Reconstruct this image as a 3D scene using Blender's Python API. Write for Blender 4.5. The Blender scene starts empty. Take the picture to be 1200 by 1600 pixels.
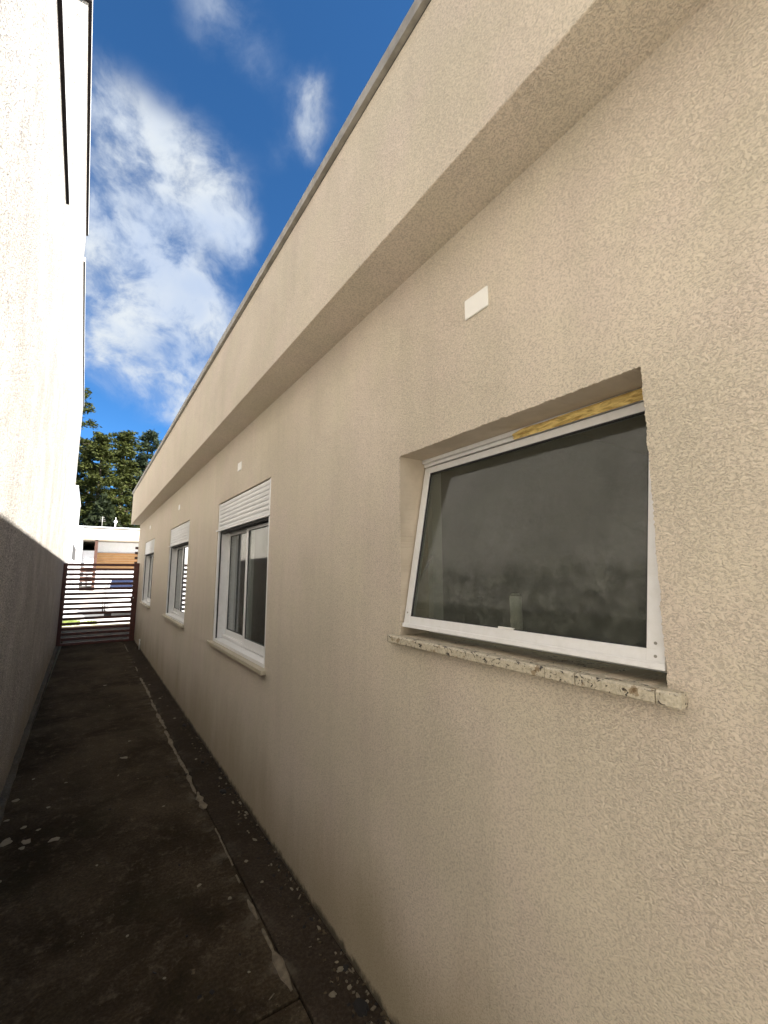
import bpy, bmesh, math, random
from mathutils import Vector, Matrix, noise
random.seed(7)
S = bpy.context.scene
COL = S.collection
PI = math.pi

# ------------------------------------------------------------------ camera, sky, sun, exposure
cd = bpy.data.cameras.new('camera'); cam = bpy.data.objects.new('camera', cd); COL.objects.link(cam)
cd.sensor_fit = 'VERTICAL'; cd.sensor_width = 27; cd.sensor_height = 36
cd.lens = 684.06 / 1600 * 36
cd.clip_start = 0.02; cd.clip_end = 2000
right = Vector((0.83117, -0.55602, -0.00100)).normalized()
fwd = Vector((0.55090, 0.82327, 0.13689)).normalized()
up = right.cross(fwd).normalized()
M = Matrix((right, up, -fwd)).transposed().to_4x4(); M.translation = (0, 0, 1.5)
cam.matrix_world = M
S.camera = cam

SUN = Vector((0.476, -0.562, 0.677)).normalized()
SUN_STRENGTH = 5.0
SKY_STRENGTH = 0.052
CLOUD = 0.19
EXPOSURE = 2.32
sl = bpy.data.lights.new('sun', 'SUN'); sl.energy = SUN_STRENGTH; sl.angle = math.radians(0.53); sl.color = (1.0, 0.955, 0.885)
so = bpy.data.objects.new('sun', sl); COL.objects.link(so); so.rotation_euler = SUN.to_track_quat('Z', 'Y').to_euler(); so.location = (0, 0, 30)

S.view_settings.view_transform = 'Standard'; S.view_settings.look = 'None'
S.view_settings.gamma = 1; S.view_settings.exposure = EXPOSURE; S.view_settings.use_curve_mapping = False

W_ = bpy.data.worlds.new('World'); S.world = W_; W_.use_nodes = True
nt = W_.node_tree; nt.nodes.clear()


class G:
    """small helper to write node graphs"""
    def __init__(s, nt): s.nt = nt
    def n(s, t, **k):
        x = s.nt.nodes.new(t)
        for a, b in k.items(): setattr(x, a, b)
        return x
    def set(s, sock, v):
        if hasattr(v, 'is_output') or isinstance(v, bpy.types.NodeSocket): s.nt.links.new(v, sock)
        elif v is not None: sock.default_value = v
    def m(s, op, a, b=None, c=None, clamp=False):
        x = s.n('ShaderNodeMath', operation=op, use_clamp=clamp)
        s.set(x.inputs[0], a)
        if b is not None: s.set(x.inputs[1], b)
        if c is not None: s.set(x.inputs[2], c)
        return x.outputs[0]
    def v(s, op, a, b=None, sc=None):
        x = s.n('ShaderNodeVectorMath', operation=op)
        s.set(x.inputs[0], a)
        if b is not None: s.set(x.inputs[1], b)
        if sc is not None: s.set(x.inputs[3], sc)
        return x.outputs[1] if op in ('DOT_PRODUCT', 'LENGTH', 'DISTANCE') else x.outputs[0]
    def sep(s, a):
        x = s.n('ShaderNodeSeparateXYZ'); s.set(x.inputs[0], a); return x.outputs
    def comb(s, a, b, c):
        x = s.n('ShaderNodeCombineXYZ')
        for i, q in enumerate((a, b, c)): s.set(x.inputs[i], q)
        return x.outputs[0]
    def noise(s, vec, scale, detail=3, rough=.5, dist=0, out=0):
        x = s.n('ShaderNodeTexNoise'); s.set(x.inputs['Vector'], vec)
        x.inputs['Scale'].default_value = scale; x.inputs['Detail'].default_value = detail
        x.inputs['Roughness'].default_value = rough; x.inputs['Distortion'].default_value = dist
        return x.outputs[out]
    def vor(s, vec, scale, feature='F1', rnd=1.0, out='Distance'):
        x = s.n('ShaderNodeTexVoronoi', feature=feature); s.set(x.inputs['Vector'], vec)
        x.inputs['Scale'].default_value = scale; x.inputs['Randomness'].default_value = rnd
        return x.outputs[out]
    def sm(s, x, a, b, lo=0.0, hi=1.0):
        q = s.n('ShaderNodeMapRange', interpolation_type='SMOOTHSTEP'); s.set(q.inputs[0], x)
        for i, t in enumerate((a, b, lo, hi)): q.inputs[i + 1].default_value = t
        return q.outputs[0]
    def mix(s, f, a, b, t='MIX'):
        q = s.n('ShaderNodeMix', data_type='RGBA', blend_type=t); s.set(q.inputs[0], f)
        s.set(q.inputs[6], a if not isinstance(a, tuple) else (*a, 1)[:4]); s.set(q.inputs[7], b if not isinstance(b, tuple) else (*b, 1)[:4])
        return q.outputs[2]


g = G(nt)
sky = g.n('ShaderNodeTexSky', sky_type='NISHITA'); sky.sun_disc = False
sky.sun_elevation = math.asin(SUN.z); sky.sun_rotation = math.atan2(SUN.x, SUN.y)
sky.altitude = 1200; sky.air_density = 0.65; sky.dust_density = 0.15; sky.ozone_density = 4.0
tc = g.n('ShaderNodeTexCoord'); D = tc.outputs['Generated']
# clouds: groups of soft puffs in the sky broken up by turbulence (direction, spread, weight)
PUFFS = [(-0.0319, 0.7086, 0.7049, 0.00071, 0.5), (0.0092, 0.7298, 0.6836, 0.00149, 0.7), (0.0573, 0.7381, 0.6723, 0.00167, 0.8), (0.1096, 0.7451, 0.6579, 0.00157, 0.8), (0.1579, 0.7601, 0.6304, 0.00118, 0.7), (0.1908, 0.771, 0.6076, 0.00039, 0.4), (-0.0278, 0.7862, 0.6173, 0.00109, 0.35), (-0.0224, 0.83, 0.5573, 0.00178, 1.0), (0.0372, 0.8403, 0.5408, 0.00204, 1.1), (0.0925, 0.8506, 0.5177, 0.00193, 1.1), (0.1413, 0.8613, 0.4881, 0.00142, 1.0), (0.1734, 0.8668, 0.4676, 0.00066, 0.35), (0.0016, 0.8641, 0.5033, 0.00111, 0.8), (-0.0195, 0.9122, 0.4093, 0.00117, 0.8), (0.008, 0.9253, 0.379, 0.00075, 0.5), (0.0429, 0.8942, 0.4456, 0.00076, 0.45), (0.0747, 0.9346, 0.3478, 0.00055, 0.9), (0.1121, 0.9238, 0.3662, 0.0009, 1.3), (0.1454, 0.9144, 0.3777, 0.00069, 1.2), (0.0795, 0.586, 0.8064, 0.0006, 0.22), (0.0926, 0.5519, 0.8288, 0.0008, 0.3), (0.1528, 0.5945, 0.7895, 0.0004, 0.22), (0.2463, 0.5736, 0.7812, 0.00033, 0.3), (0.2641, 0.5981, 0.7566, 0.0005, 0.34), (0.235, 0.60, 0.765, 0.0006, 0.28), (0.2607, 0.6285, 0.7328, 0.0003, 0.3), (0.215, 0.66, 0.72, 0.0003, 0.16)]
wob = g.v('SCALE', g.v('SUBTRACT', g.noise(D, 7, 3, .5, out=1), (.5, .5, .5)), sc=0.075)
DW = g.v('NORMALIZE', g.v('ADD', D, wob))
acc = None
for x, y, z, k, w in PUFFS:
    dot = g.v('DOT_PRODUCT', DW, Vector((x, y, z)).normalized())
    e = g.m('MULTIPLY', g.m('EXPONENT', g.m('DIVIDE', g.m('SUBTRACT', dot, 1.0), k * 1.35)), w)
    acc = e if acc is None else g.m('ADD', acc, e)
# the rest of the sky carries clouds of the same sort
far = g.m('SUBTRACT', 1.0, g.m('EXPONENT', g.m('DIVIDE', g.m('SUBTRACT', g.v('DOT_PRODUCT', D, Vector((.18, .78, .6)).normalized()), 1.0), 0.30)))
far = g.m('MULTIPLY', far, far)
big = g.sm(g.noise(D, 2.6, 3, .5), .40, .70)
acc = g.m('ADD', acc, g.m('MULTIPLY', g.m('MULTIPLY', big, far), 1.6))
turb = g.noise(DW, 10, 9, .60)
fine = g.noise(g.v('MULTIPLY', DW, (1.0, .7, 1.3)), 34, 6, .65)
base = g.m('SUBTRACT', 1.0, g.m('EXPONENT', g.m('MULTIPLY', acc, -1.1)))
tt = g.m('ADD', g.m('MULTIPLY', turb, 1.0), g.m('MULTIPLY', g.m('SUBTRACT', fine, .5), .30))
dens = g.sm(g.m('MULTIPLY', base, g.sm(tt, .26, .71, .34, 1.32)), .05, .92)
dens = g.m('MULTIPLY', dens, .97)
shade = g.sm(g.noise(DW, 7, 4, .5), .3, .7)
ccol = g.mix(shade, (.62, .74, .95), (.93, .98, 1.0))
bg1 = g.n('ShaderNodeBackground'); nt.links.new(g.mix(1.0, sky.outputs[0], (.42, .82, 1.0), 'MULTIPLY'), bg1.inputs[0]); bg1.inputs[1].default_value = SKY_STRENGTH
bg2 = g.n('ShaderNodeBackground'); nt.links.new(ccol, bg2.inputs[0]); bg2.inputs[1].default_value = CLOUD
mx = g.n('ShaderNodeMixShader'); nt.links.new(dens, mx.inputs[0]); nt.links.new(bg1.outputs[0], mx.inputs[1]); nt.links.new(bg2.outputs[0], mx.inputs[2])
wo = g.n('ShaderNodeOutputWorld'); nt.links.new(mx.outputs[0], wo.inputs[0])
S.cycles.max_bounces = 8; S.cycles.diffuse_bounces = 5; S.cycles.glossy_bounces = 5; S.cycles.transparent_max_bounces = 12

# ------------------------------------------------------------------ materials
MAT = {}
def mat(name):
    m = bpy.data.materials.new(name); m.use_nodes = True; m.node_tree.nodes.clear(); MAT[name] = m
    return m, G(m.node_tree)
def fin(m, g, col, rough=.8, normal=None, metal=0, spec=.5, coat=0):
    p = g.n('ShaderNodeBsdfPrincipled'); g.set(p.inputs['Base Color'], col if not isinstance(col, tuple) else (*col, 1)[:4])
    g.set(p.inputs['Roughness'], rough); p.inputs['Metallic'].default_value = metal
    p.inputs['Specular IOR Level'].default_value = spec; p.inputs['Coat Weight'].default_value = coat
    if normal is not None: g.set(p.inputs['Normal'], normal)
    o = g.n('ShaderNodeOutputMaterial'); g.nt.links.new(p.outputs[0], o.inputs[0])
    return m
def bump(g, h, strength, dist):
    b = g.n('ShaderNodeBump'); b.inputs['Strength'].default_value = strength; b.inputs['Distance'].default_value = dist
    g.set(b.inputs['Height'], h); return b.outputs[0]
def pos(g): return g.n('ShaderNodeNewGeometry').outputs['Position']

def stucco(name, c1, c2, dirt, dirt_h=.35, depth=.0021, streak=.10, ground=True, scale=1.0, pit=.48, pc=.42, pr=.66):
    m, g = mat(name); P = pos(g)
    # trowelled flakes: stretched, warped noise at 5-15 mm
    w1 = g.v('SCALE', g.v('SUBTRACT', g.noise(P, 40 * scale, 2, .5, out=1), (.5, .5, .5)), sc=.030 / scale)
    PW = g.v('ADD', P, w1)
    a = g.noise(g.v('MULTIPLY', PW, (1.0, 1.0, 1.9)), 78 * scale, 2, .5, .35)
    ridge = g.sm(a, .30, .70)
    b = g.noise(P, 210 * scale, 3, .65)
    med = g.noise(P, 9, 3, .5)
    h = g.m('ADD', g.m('MULTIPLY', ridge, .85), g.m('MULTIPLY', b, .42))
    h = g.m('ADD', g.m('MULTIPLY', h, g.sm(g.noise(P, 2.1, 4, .6), .3, .7, .55, 1.15)), g.m('MULTIPLY', med, 1.6))
    # colour: slow mottling, rain streaks, grime at the foot
    big = g.noise(P, 1.3, 4, .55)
    stre = g.noise(g.v('MULTIPLY', P, (7, 7, .55)), 1.6, 4, .6)
    col = g.mix(g.sm(big, .3, .72), c1, c2)
    col = g.mix(g.sm(stre, .42, .72, 0, streak), col, tuple(x * .60 for x in c1))
    hue = g.sm(g.noise(P, 2.6, 5, .6), .35, .70)
    col = g.mix(hue, col, g.mix(1.0, col, (1.01, .975, 1.02), 'MULTIPLY'))
    pit_shade = g.sm(g.m('ADD', g.m('MULTIPLY', ridge, .45), g.m('MULTIPLY', b, .75)), .40, pr, pit, 0)  # relief shade painted in: hollows of the bump take a darker colour
    col = g.mix(pit_shade, col, tuple(x * pc for x in c1))
    spk = g.sm(g.vor(P, 21), .05, .075, .55, 0)
    spk = g.m('MULTIPLY', spk, g.sm(g.noise(P, 6, 2), .55, .68))
    col = g.mix(spk, col, (.16, .12, .08))
    if ground:
        z = g.sep(P)[2]
        zz = g.m('ADD', z, g.m('MULTIPLY', g.m('SUBTRACT', g.noise(g.v('MULTIPLY', P, (1, 1, .3)), 2.2, 5, .65), .5), dirt_h * 1.6))
        f = g.sm(zz, 0.0, dirt_h, .62, 0)
        col = g.mix(f, col, dirt)
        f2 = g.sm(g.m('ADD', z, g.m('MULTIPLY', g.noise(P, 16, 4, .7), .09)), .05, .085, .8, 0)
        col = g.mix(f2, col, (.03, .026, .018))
    return fin(m, g, col, .88, bump(g, h, 1.0, depth), spec=.25)

stucco('stucco_beige', (.675, .602, .475), (.715, .643, .512), (.33, .26, .15), streak=.13, dirt_h=.6, scale=2.0)
stucco('stucco_white', (.80, .755, .675), (.85, .81, .735), (.40, .33, .22), dirt_h=.5, streak=.42, depth=.015, pit=1.0, pc=.25, pr=.75, scale=1.3)
stucco('stucco_cream', (.37, .325, .26), (.40, .35, .285), (.4, .33, .22), ground=False)
stucco('stucco_far_white', (.60, .61, .61), (.65, .66, .66), (.4, .35, .26), ground=False)

def simple(name, col, rough=.5, metal=0, var=.08, vs=20, bs=None, bd=.0005, spec=.5, coat=0):
    m, g = mat(name); P = pos(g)
    n = g.noise(P, vs, 4, .6)
    c = g.mix(g.sm(n, .3, .7), tuple(x * (1 - var) for x in col), tuple(min(1, x * (1 + var)) for x in col))
    nb = bump(g, g.noise(P, bs, 3, .6), .5, bd) if bs else None
    r = g.m('ADD', rough - .05, g.m('MULTIPLY', n, .1))
    return fin(m, g, c, r, nb, metal, spec, coat)

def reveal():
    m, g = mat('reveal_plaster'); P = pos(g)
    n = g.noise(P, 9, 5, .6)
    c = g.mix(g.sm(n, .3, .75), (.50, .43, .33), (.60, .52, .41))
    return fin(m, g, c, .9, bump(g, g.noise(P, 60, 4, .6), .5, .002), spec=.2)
reveal()
def white_frame():
    m, g = mat('white_aluminium'); P = pos(g)
    n = g.noise(P, 30, 5, .65); st = g.noise(g.v('MULTIPLY', P, (1, 1, 6)), 18, 4, .7)
    c = g.mix(g.sm(n, .35, .8), (.78, .78, .77), (.72, .715, .69))
    c = g.mix(g.sm(st, .62, .78, 0, .35), c, (.55, .52, .46))
    return fin(m, g, c, .38, bump(g, n, .2, .0004), spec=.5)
white_frame()
simple('shutter_white', (.80, .80, .78), .45, var=.03, vs=9)
simple('rubber_black', (.02, .02, .022), .7, var=.2)
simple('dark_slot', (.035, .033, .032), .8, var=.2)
simple('plastic_white', (.82, .81, .76), .35, var=.02)
simple('galvanised', (.30, .285, .25), .55, metal=.35, var=.22, vs=14, bs=40, bd=.001)
simple('cap_white', (.72, .74, .75), .45, metal=.2, var=.08)
simple('cap_shade', (.012, .010, .011), .8, var=.2, spec=.1)
simple('room_paint', (.30, .29, .27), .9, var=.04)
simple('gate_paint', (.085, .024, .014), .42, var=.25, vs=22)
simple('brown_paint', (.055, .022, .013), .5, var=.2)
simple('pipe_white', (.75, .74, .70), .5, var=.08)
simple('bark', (.09, .065, .045), .95, var=.35, vs=6, bs=10, bd=.05)
simple('tyre', (.02, .02, .02), .85, var=.2)
simple('car_white', (.82, .82, .82), .28, var=.01, coat=.6)
simple('rim_metal', (.45, .45, .47), .35, metal=.9, var=.05)
simple('lamp_red', (.45, .02, .015), .3, var=.05)
simple('lamp_white', (.90, .89, .86), .3, var=.02)
simple('dark_cavity', (.03, .027, .024), .9, var=.2)
simple('asphalt', (.42, .41, .39), .9, var=.12, vs=3, bs=60, bd=.004)
simple('paving_light', (.66, .64, .60), .85, var=.10, vs=2.5, bs=50, bd=.003)
simple('earth', (.22, .19, .11), .95, var=.35, vs=.7, bs=4, bd=.03)
simple('grass', (.17, .21, .045), .8, var=.35, vs=6)
simple('rubble_dark', (.014, .012, .010), .9, var=.3, vs=40)

def wood():
    m, g = mat('wood_boards'); P = pos(g)
    w = g.n('ShaderNodeTexNoise'); g.set(w.inputs['Vector'], g.v('MULTIPLY', P, (1.2, 3, 26))); w.inputs['Scale'].default_value = 3; w.inputs['Detail'].default_value = 5
    oi = g.n('ShaderNodeObjectInfo').outputs['Random']
    c = g.mix(g.sm(w.outputs[0], .3, .7), (.27, .145, .052), (.45, .26, .105))
    c = g.mix(g.m('MULTIPLY', oi, .45), c, (.34, .16, .06))
    return fin(m, g, c, .5)
wood()
def foam():
    m, g = mat('yellow_foam'); P = pos(g)
    n = g.noise(g.v('MULTIPLY', P, (1, .35, 1.8)), 60, 4, .6, .8)
    c = g.mix(g.sm(n, .32, .66), (.42, .26, .06), (.90, .70, .26))
    return fin(m, g, c, .55, bump(g, n, .8, .004))
foam()
def granite():
    m, g = mat('granite'); P = pos(g)
    a = g.noise(P, 150, 3, .7); b = g.noise(g.v('MULTIPLY', P, (1, .8, 1)), 75, 4, .65, 1.0); s = g.vor(P, 160)
    c = g.mix(g.sm(a, .35, .65), (.42, .375, .28), (.58, .525, .40))
    c = g.mix(g.sm(s, .1, .45, .35, 0), c, (.40, .38, .34))
    c = g.mix(g.sm(b, .565, .63), c, (.035, .028, .022))
    c = g.mix(g.sm(g.noise(P, 34, 3, .6), .60, .66, 0, .7), c, (.20, .13, .06))
    return fin(m, g, c, .5, bump(g, b, .4, .001))
granite()
def sill_light():
    m, g = mat('sill_stone_pale'); P = pos(g)
    a = g.noise(P, 120, 4, .7); b = g.noise(P, 60, 4, .65, 1.0)
    c = g.mix(g.sm(a, .3, .7), (.42, .37, .27), (.56, .50, .37))
    c = g.mix(g.sm(b, .60, .68, 0, .7), c, (.14, .10, .07))
    return fin(m, g, c, .55)
sill_light()

def concrete(name, dark, mid, light, spec_amt=.5, seam=False, moss=0.4):
    m, g = mat(name); P = pos(g)
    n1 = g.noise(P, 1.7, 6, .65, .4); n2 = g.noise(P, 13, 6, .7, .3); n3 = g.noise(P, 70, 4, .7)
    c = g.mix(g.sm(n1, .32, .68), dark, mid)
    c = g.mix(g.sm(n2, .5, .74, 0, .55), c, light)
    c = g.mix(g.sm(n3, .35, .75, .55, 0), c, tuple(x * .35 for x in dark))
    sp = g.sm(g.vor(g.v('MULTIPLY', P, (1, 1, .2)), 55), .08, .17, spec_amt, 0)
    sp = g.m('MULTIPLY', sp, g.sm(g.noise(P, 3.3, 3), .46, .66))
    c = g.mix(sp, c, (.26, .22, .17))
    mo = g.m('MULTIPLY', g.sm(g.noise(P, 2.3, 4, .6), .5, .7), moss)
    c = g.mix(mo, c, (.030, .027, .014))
    if seam:
        s = g.sep(P)
        wob = g.m('MULTIPLY', g.m('SUBTRACT', g.noise(P, 5, 4, .6), .5), .10)
        d = g.m('ABSOLUTE', g.m('SUBTRACT', g.m('ADD', s[0], wob), .72))
        f = g.m('MULTIPLY', g.sm(d, .0, .10, 1, 0), g.sm(g.noise(P, 7, 5, .7), .48, .66, 0, .5))
        c = g.mix(f, c, (.17, .145, .11))
    h = g.m('ADD', g.m('MULTIPLY', n2, .8), g.m('MULTIPLY', n3, .5))
    return fin(m, g, c, .96, bump(g, h, 1.0, .014), spec=.06)
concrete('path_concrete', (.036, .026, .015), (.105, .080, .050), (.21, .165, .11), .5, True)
concrete('strip_concrete', (.044, .033, .022), (.075, .057, .040), (.105, .084, .062), .35, True, .25)
concrete('kerb_mortar', (.13, .112, .082), (.19, .168, .13), (.26, .23, .18), .2)
concrete('drain_concrete', (.008, .007, .005), (.018, .015, .011), (.04, .034, .026), .5)
simple('mortar', (.17, .138, .092), .95, var=.3, vs=30, bs=80, bd=.003)
simple('paint_drop', (.20, .168, .112), .8, var=.15, vs=50, bs=60, bd=.001)
simple('litter', (.07, .05, .025), .9, var=.6, vs=60)

def glass(name, tint, dirt, frost=0.0, film=.05, reflect=1.0):
    m, g = mat(name); P = pos(g)
    lw = g.n('ShaderNodeLayerWeight'); lw.inputs[0].default_value = .5
    F = g.m('ADD', .040 * reflect, g.m('MULTIPLY', g.m('POWER', lw.outputs['Facing'], 4.2), .9))
    tr = g.n('ShaderNodeBsdfTransparent'); tr.inputs[0].default_value = (*tint, 1)
    gl = g.n('ShaderNodeBsdfGlossy'); gl.inputs['Roughness'].default_value = frost; gl.inputs[0].default_value = (1, 1, 1, 1)
    df = g.n('ShaderNodeBsdfDiffuse'); df.inputs[0].default_value = (*dirt, 1)
    z = g.sep(P)[2]
    nn = g.noise(P, 26, 6, .72, .4)
    fm = g.m('ADD', film, g.m('MULTIPLY', g.sm(nn, .42, .75), film * 2.2))
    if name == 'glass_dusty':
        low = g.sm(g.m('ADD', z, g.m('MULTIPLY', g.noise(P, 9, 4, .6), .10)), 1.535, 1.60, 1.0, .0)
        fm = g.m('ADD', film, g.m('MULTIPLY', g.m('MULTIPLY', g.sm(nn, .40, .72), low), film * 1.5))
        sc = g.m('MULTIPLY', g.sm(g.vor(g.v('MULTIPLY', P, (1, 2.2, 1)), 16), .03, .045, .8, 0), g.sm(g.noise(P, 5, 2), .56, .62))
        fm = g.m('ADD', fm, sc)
        F = g.m('MULTIPLY', F, g.m('SUBTRACT', 1.0, g.m('MULTIPLY', low, g.sm(g.noise(P, 22, 6, .75, .5), .34, .64, .30, .80))))  # reflection dimmed low down: dirt, plus painted-in shade of the mirrored wall
    x1 = g.n('ShaderNodeMixShader'); g.set(x1.inputs[0], fm); g.nt.links.new(tr.outputs[0], x1.inputs[1]); g.nt.links.new(df.outputs[0], x1.inputs[2])
    x2 = g.n('ShaderNodeMixShader'); g.set(x2.inputs[0], F); g.nt.links.new(x1.outputs[0], x2.inputs[1]); g.nt.links.new(gl.outputs[0], x2.inputs[2])
    o = g.n('ShaderNodeOutputMaterial'); g.nt.links.new(x2.outputs[0], o.inputs[0])
glass('glass_clear', (.80, .84, .82), (.4, .4, .38), 0.0, .012)
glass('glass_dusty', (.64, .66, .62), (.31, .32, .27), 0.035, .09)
glass('car_glass', (.12, .16, .22), (.13, .16, .30), 0.0, .10, 2.5)  # blue in the film colour paints the sky reflected in the glass

def leaf(name, a, b):
    m, g = mat(name); oi = g.n('ShaderNodeNewGeometry')
    r = oi.outputs['Random Per Island']; n = g.noise(oi.outputs['Position'], .55, 3, .6)
    c = g.mix(g.m('MULTIPLY', g.m('ADD', r, n), .5), a, b)
    p = g.n('ShaderNodeBsdfPrincipled'); g.set(p.inputs['Base Color'], c); p.inputs['Roughness'].default_value = .7; p.inputs['Specular IOR Level'].default_value = .15
    t = g.n('ShaderNodeBsdfTranslucent'); g.set(t.inputs[0], c)
    x = g.n('ShaderNodeMixShader'); x.inputs[0].default_value = .25
    g.nt.links.new(p.outputs[0], x.inputs[1]); g.nt.links.new(t.outputs[0], x.inputs[2])
    o = g.n('ShaderNodeOutputMaterial'); g.nt.links.new(x.outputs[0], o.inputs[0])
leaf('needles', (.013, .020, .005), (.072, .080, .018))
leaf('needles_dark', (.006, .010, .004), (.020, .027, .008))
leaf('needles_blue', (.016, .028, .018), (.052, .068, .032))

# ------------------------------------------------------------------ mesh helpers
def box(bm, x0, x1, y0, y1, z0, z1, mi=0, T=None):
    vs = [bm.verts.new((x, y, z)) for z in (z0, z1) for y in (y0, y1) for x in (x0, x1)]
    fs = []
    for f in ((0, 2, 3, 1), (4, 5, 7, 6), (0, 1, 5, 4), (2, 6, 7, 3), (0, 4, 6, 2), (1, 3, 7, 5)):
        q = bm.faces.new([vs[i] for i in f]); q.material_index = mi; fs.append(q)
    if T is not None:
        for v in vs: v.co = T @ v.co
    return vs
def cyl(bm, p0, p1, r0, r1=None, n=16, mi=0):
    r1 = r0 if r1 is None else r1
    p0, p1 = Vector(p0), Vector(p1); d = (p1 - p0).normalized()
    a = d.orthogonal().normalized(); b = d.cross(a)
    A = [bm.verts.new(p0 + r0 * (a * math.cos(2 * PI * i / n) + b * math.sin(2 * PI * i / n))) for i in range(n)]
    B = [bm.verts.new(p1 + r1 * (a * math.cos(2 * PI * i / n) + b * math.sin(2 * PI * i / n))) for i in range(n)]
    for i in range(n):
        f = bm.faces.new((A[i], A[(i + 1) % n], B[(i + 1) % n], B[i])); f.smooth = True; f.material_index = mi
    bm.faces.new(A[::-1]).material_index = mi; bm.faces.new(B).material_index = mi
def obj(name, bm, mats, parent=None, loc=(0, 0, 0), bevel=0, seg=2, stuff=False):
    """link a mesh given in the parent's own frame; loc is where its origin goes"""
    loc = Vector(loc)
    for v in bm.verts: v.co -= loc
    bmesh.ops.recalc_face_normals(bm, faces=bm.faces[:])
    me = bpy.data.meshes.new(name); bm.to_mesh(me); bm.free()
    for m in (mats if isinstance(mats, (list, tuple)) else [mats]): me.materials.append(MAT[m])
    o = bpy.data.objects.new(name, me); COL.objects.link(o); o.location = loc
    if parent is not None: o.parent = parent
    if bevel:
        b = o.modifiers.new('bevel', 'BEVEL'); b.width = bevel; b.segments = seg; b.limit_method = 'ANGLE'; b.angle_limit = math.radians(40)
    if stuff: o['kind'] = 'stuff'
    return o
def root(name, label, cat, loc=(0, 0, 0), rz=0, group=None):
    o = bpy.data.objects.new(name, None); COL.objects.link(o); o.location = loc; o.rotation_euler = (0, 0, rz)
    o.empty_display_size = .2
    o['label'] = label; o['category'] = cat
    if group: o['group'] = group
    return o
def tag(o, label, cat, group=None):
    o['label'] = label; o['category'] = cat
    if group: o['group'] = group
    return o
def struct(name, bm, m, **k):
    o = obj(name, bm, m, **k); o['kind'] = 'structure'; return o
BM = bmesh.new

# ------------------------------------------------------------------ ground
bm = BM()
prof = [(-200, -.06), (12.0, -.06), (12.6, -.06), (21.8, -.06), (26, .60), (60, .62), (150, 1.5), (900, 6)]
for (ya, za), (yb, zb) in zip(prof, prof[1:]):
    bm.faces.new([bm.verts.new(p) for p in ((-500, ya, za), (500, ya, za), (500, yb, zb), (-500, yb, zb))])
bmesh.ops.remove_doubles(bm, verts=bm.verts[:], dist=.001)
struct('ground', bm, 'earth')

# the paved side path between the houses, then the front paving and the street
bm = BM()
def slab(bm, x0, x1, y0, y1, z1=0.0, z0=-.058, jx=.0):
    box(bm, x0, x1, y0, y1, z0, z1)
slab(bm, -.345, .742, 1.660, 12.2); slab(bm, -1.2, 2.2, 12.205, 15.5)  # outer slab past the gate: dark concrete paints the house's shadow
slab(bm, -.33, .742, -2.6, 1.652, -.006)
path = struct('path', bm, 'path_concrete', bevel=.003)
bm = BM(); slab(bm, .747, .9605, 1.20, 12.2, .002); slab(bm, .780, .9605, -2.6, 1.195, .002)
obj('edge_strip', bm, 'strip_concrete', path, bevel=.003)
bm = BM(); ys = [-2.6 + i * .05 for i in range(int(14.8 / .05) + 1)]
def curb_edge(y): return -.34 - .0091 * y + .052 + .012 * noise.noise((y * 3.1, 0, 2)) + .006 * noise.noise((y * 11, 4, 2))
prev = None
for y in ys:
    e = curb_edge(y); zt = .016 + .005 * noise.noise((y * 4, 1, 1))
    cur = [bm.verts.new((-.34 - .0091 * y - .01, y, zt)), bm.verts.new((e - .012, y, zt)), bm.verts.new((e, y, -.03))]
    if prev:
        for a in range(2): bm.faces.new((prev[a], prev[a + 1], cur[a + 1], cur[a]))
    prev = cur
obj('mortar_kerb', bm, 'kerb_mortar', path)
bm = BM(); box(bm, .742, .80, 1.19, 1.66, -.055, -.012); obj('drain_bed', bm, 'drain_concrete', path)

def blob(bm, x, y, rx, ry, th, n=14, z=0.0, seed=0, ang=0):
    rnd = random.Random(seed); ph = rnd.random() * 50
    c = bm.verts.new((x, y, z + th)); A = []; B = []
    for i in range(n):
        t = 2 * PI * i / n; k = 1 + .55 * noise.noise((math.cos(t) * 1.3 + ph, math.sin(t) * 1.3, ph))
        dx, dy = rx * k * math.cos(t), ry * k * math.sin(t)
        dx, dy = dx * math.cos(ang) - dy * math.sin(ang), dx * math.sin(ang) + dy * math.cos(ang)
        A.append(bm.verts.new((x + dx * .8, y + dy * .8, z + th * .9))); B.append(bm.verts.new((x + dx, y + dy, z - .002)))
    for i in range(n):
        j = (i + 1) % n
        bm.faces.new((c, A[i], A[j])); bm.faces.new((A[i], B[i], B[j], A[j]))
# lighter mortar squeezed out along the joint
def ridge(y0, y1, xc, wmax, seed, parent):
    bm = BM(); n = max(4, int((y1 - y0) / .022)); prev = None
    for i in range(n + 1):
        t = i / n; y = y0 + (y1 - y0) * t
        w = wmax * (math.sin(PI * min(1, max(0, t * .96 + .02))) ** .35) * (.28 + .85 * abs(noise.noise((y * 4.2, seed, 3))) + .35 * noise.noise((y * 17, seed, 7)))
        w = max(w, .004)
        cx = xc + .014 * noise.noise((y * 2.1, seed, 9)) + .006 * noise.noise((y * 13, seed, 5))
        cur = [bm.verts.new((cx - w, y, .0005)), bm.verts.new((cx - w * .7, y, .0045)), bm.verts.new((cx + w * .6, y, .005)), bm.verts.new((cx + w, y, .0025))]
        if prev:
            for a in range(3): bm.faces.new((prev[a], prev[a + 1], cur[a + 1], cur[a]))
        prev = cur
    return obj('mortar_ridge', bm, 'mortar', parent, loc=(xc, (y0 + y1) / 2, 0))
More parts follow.
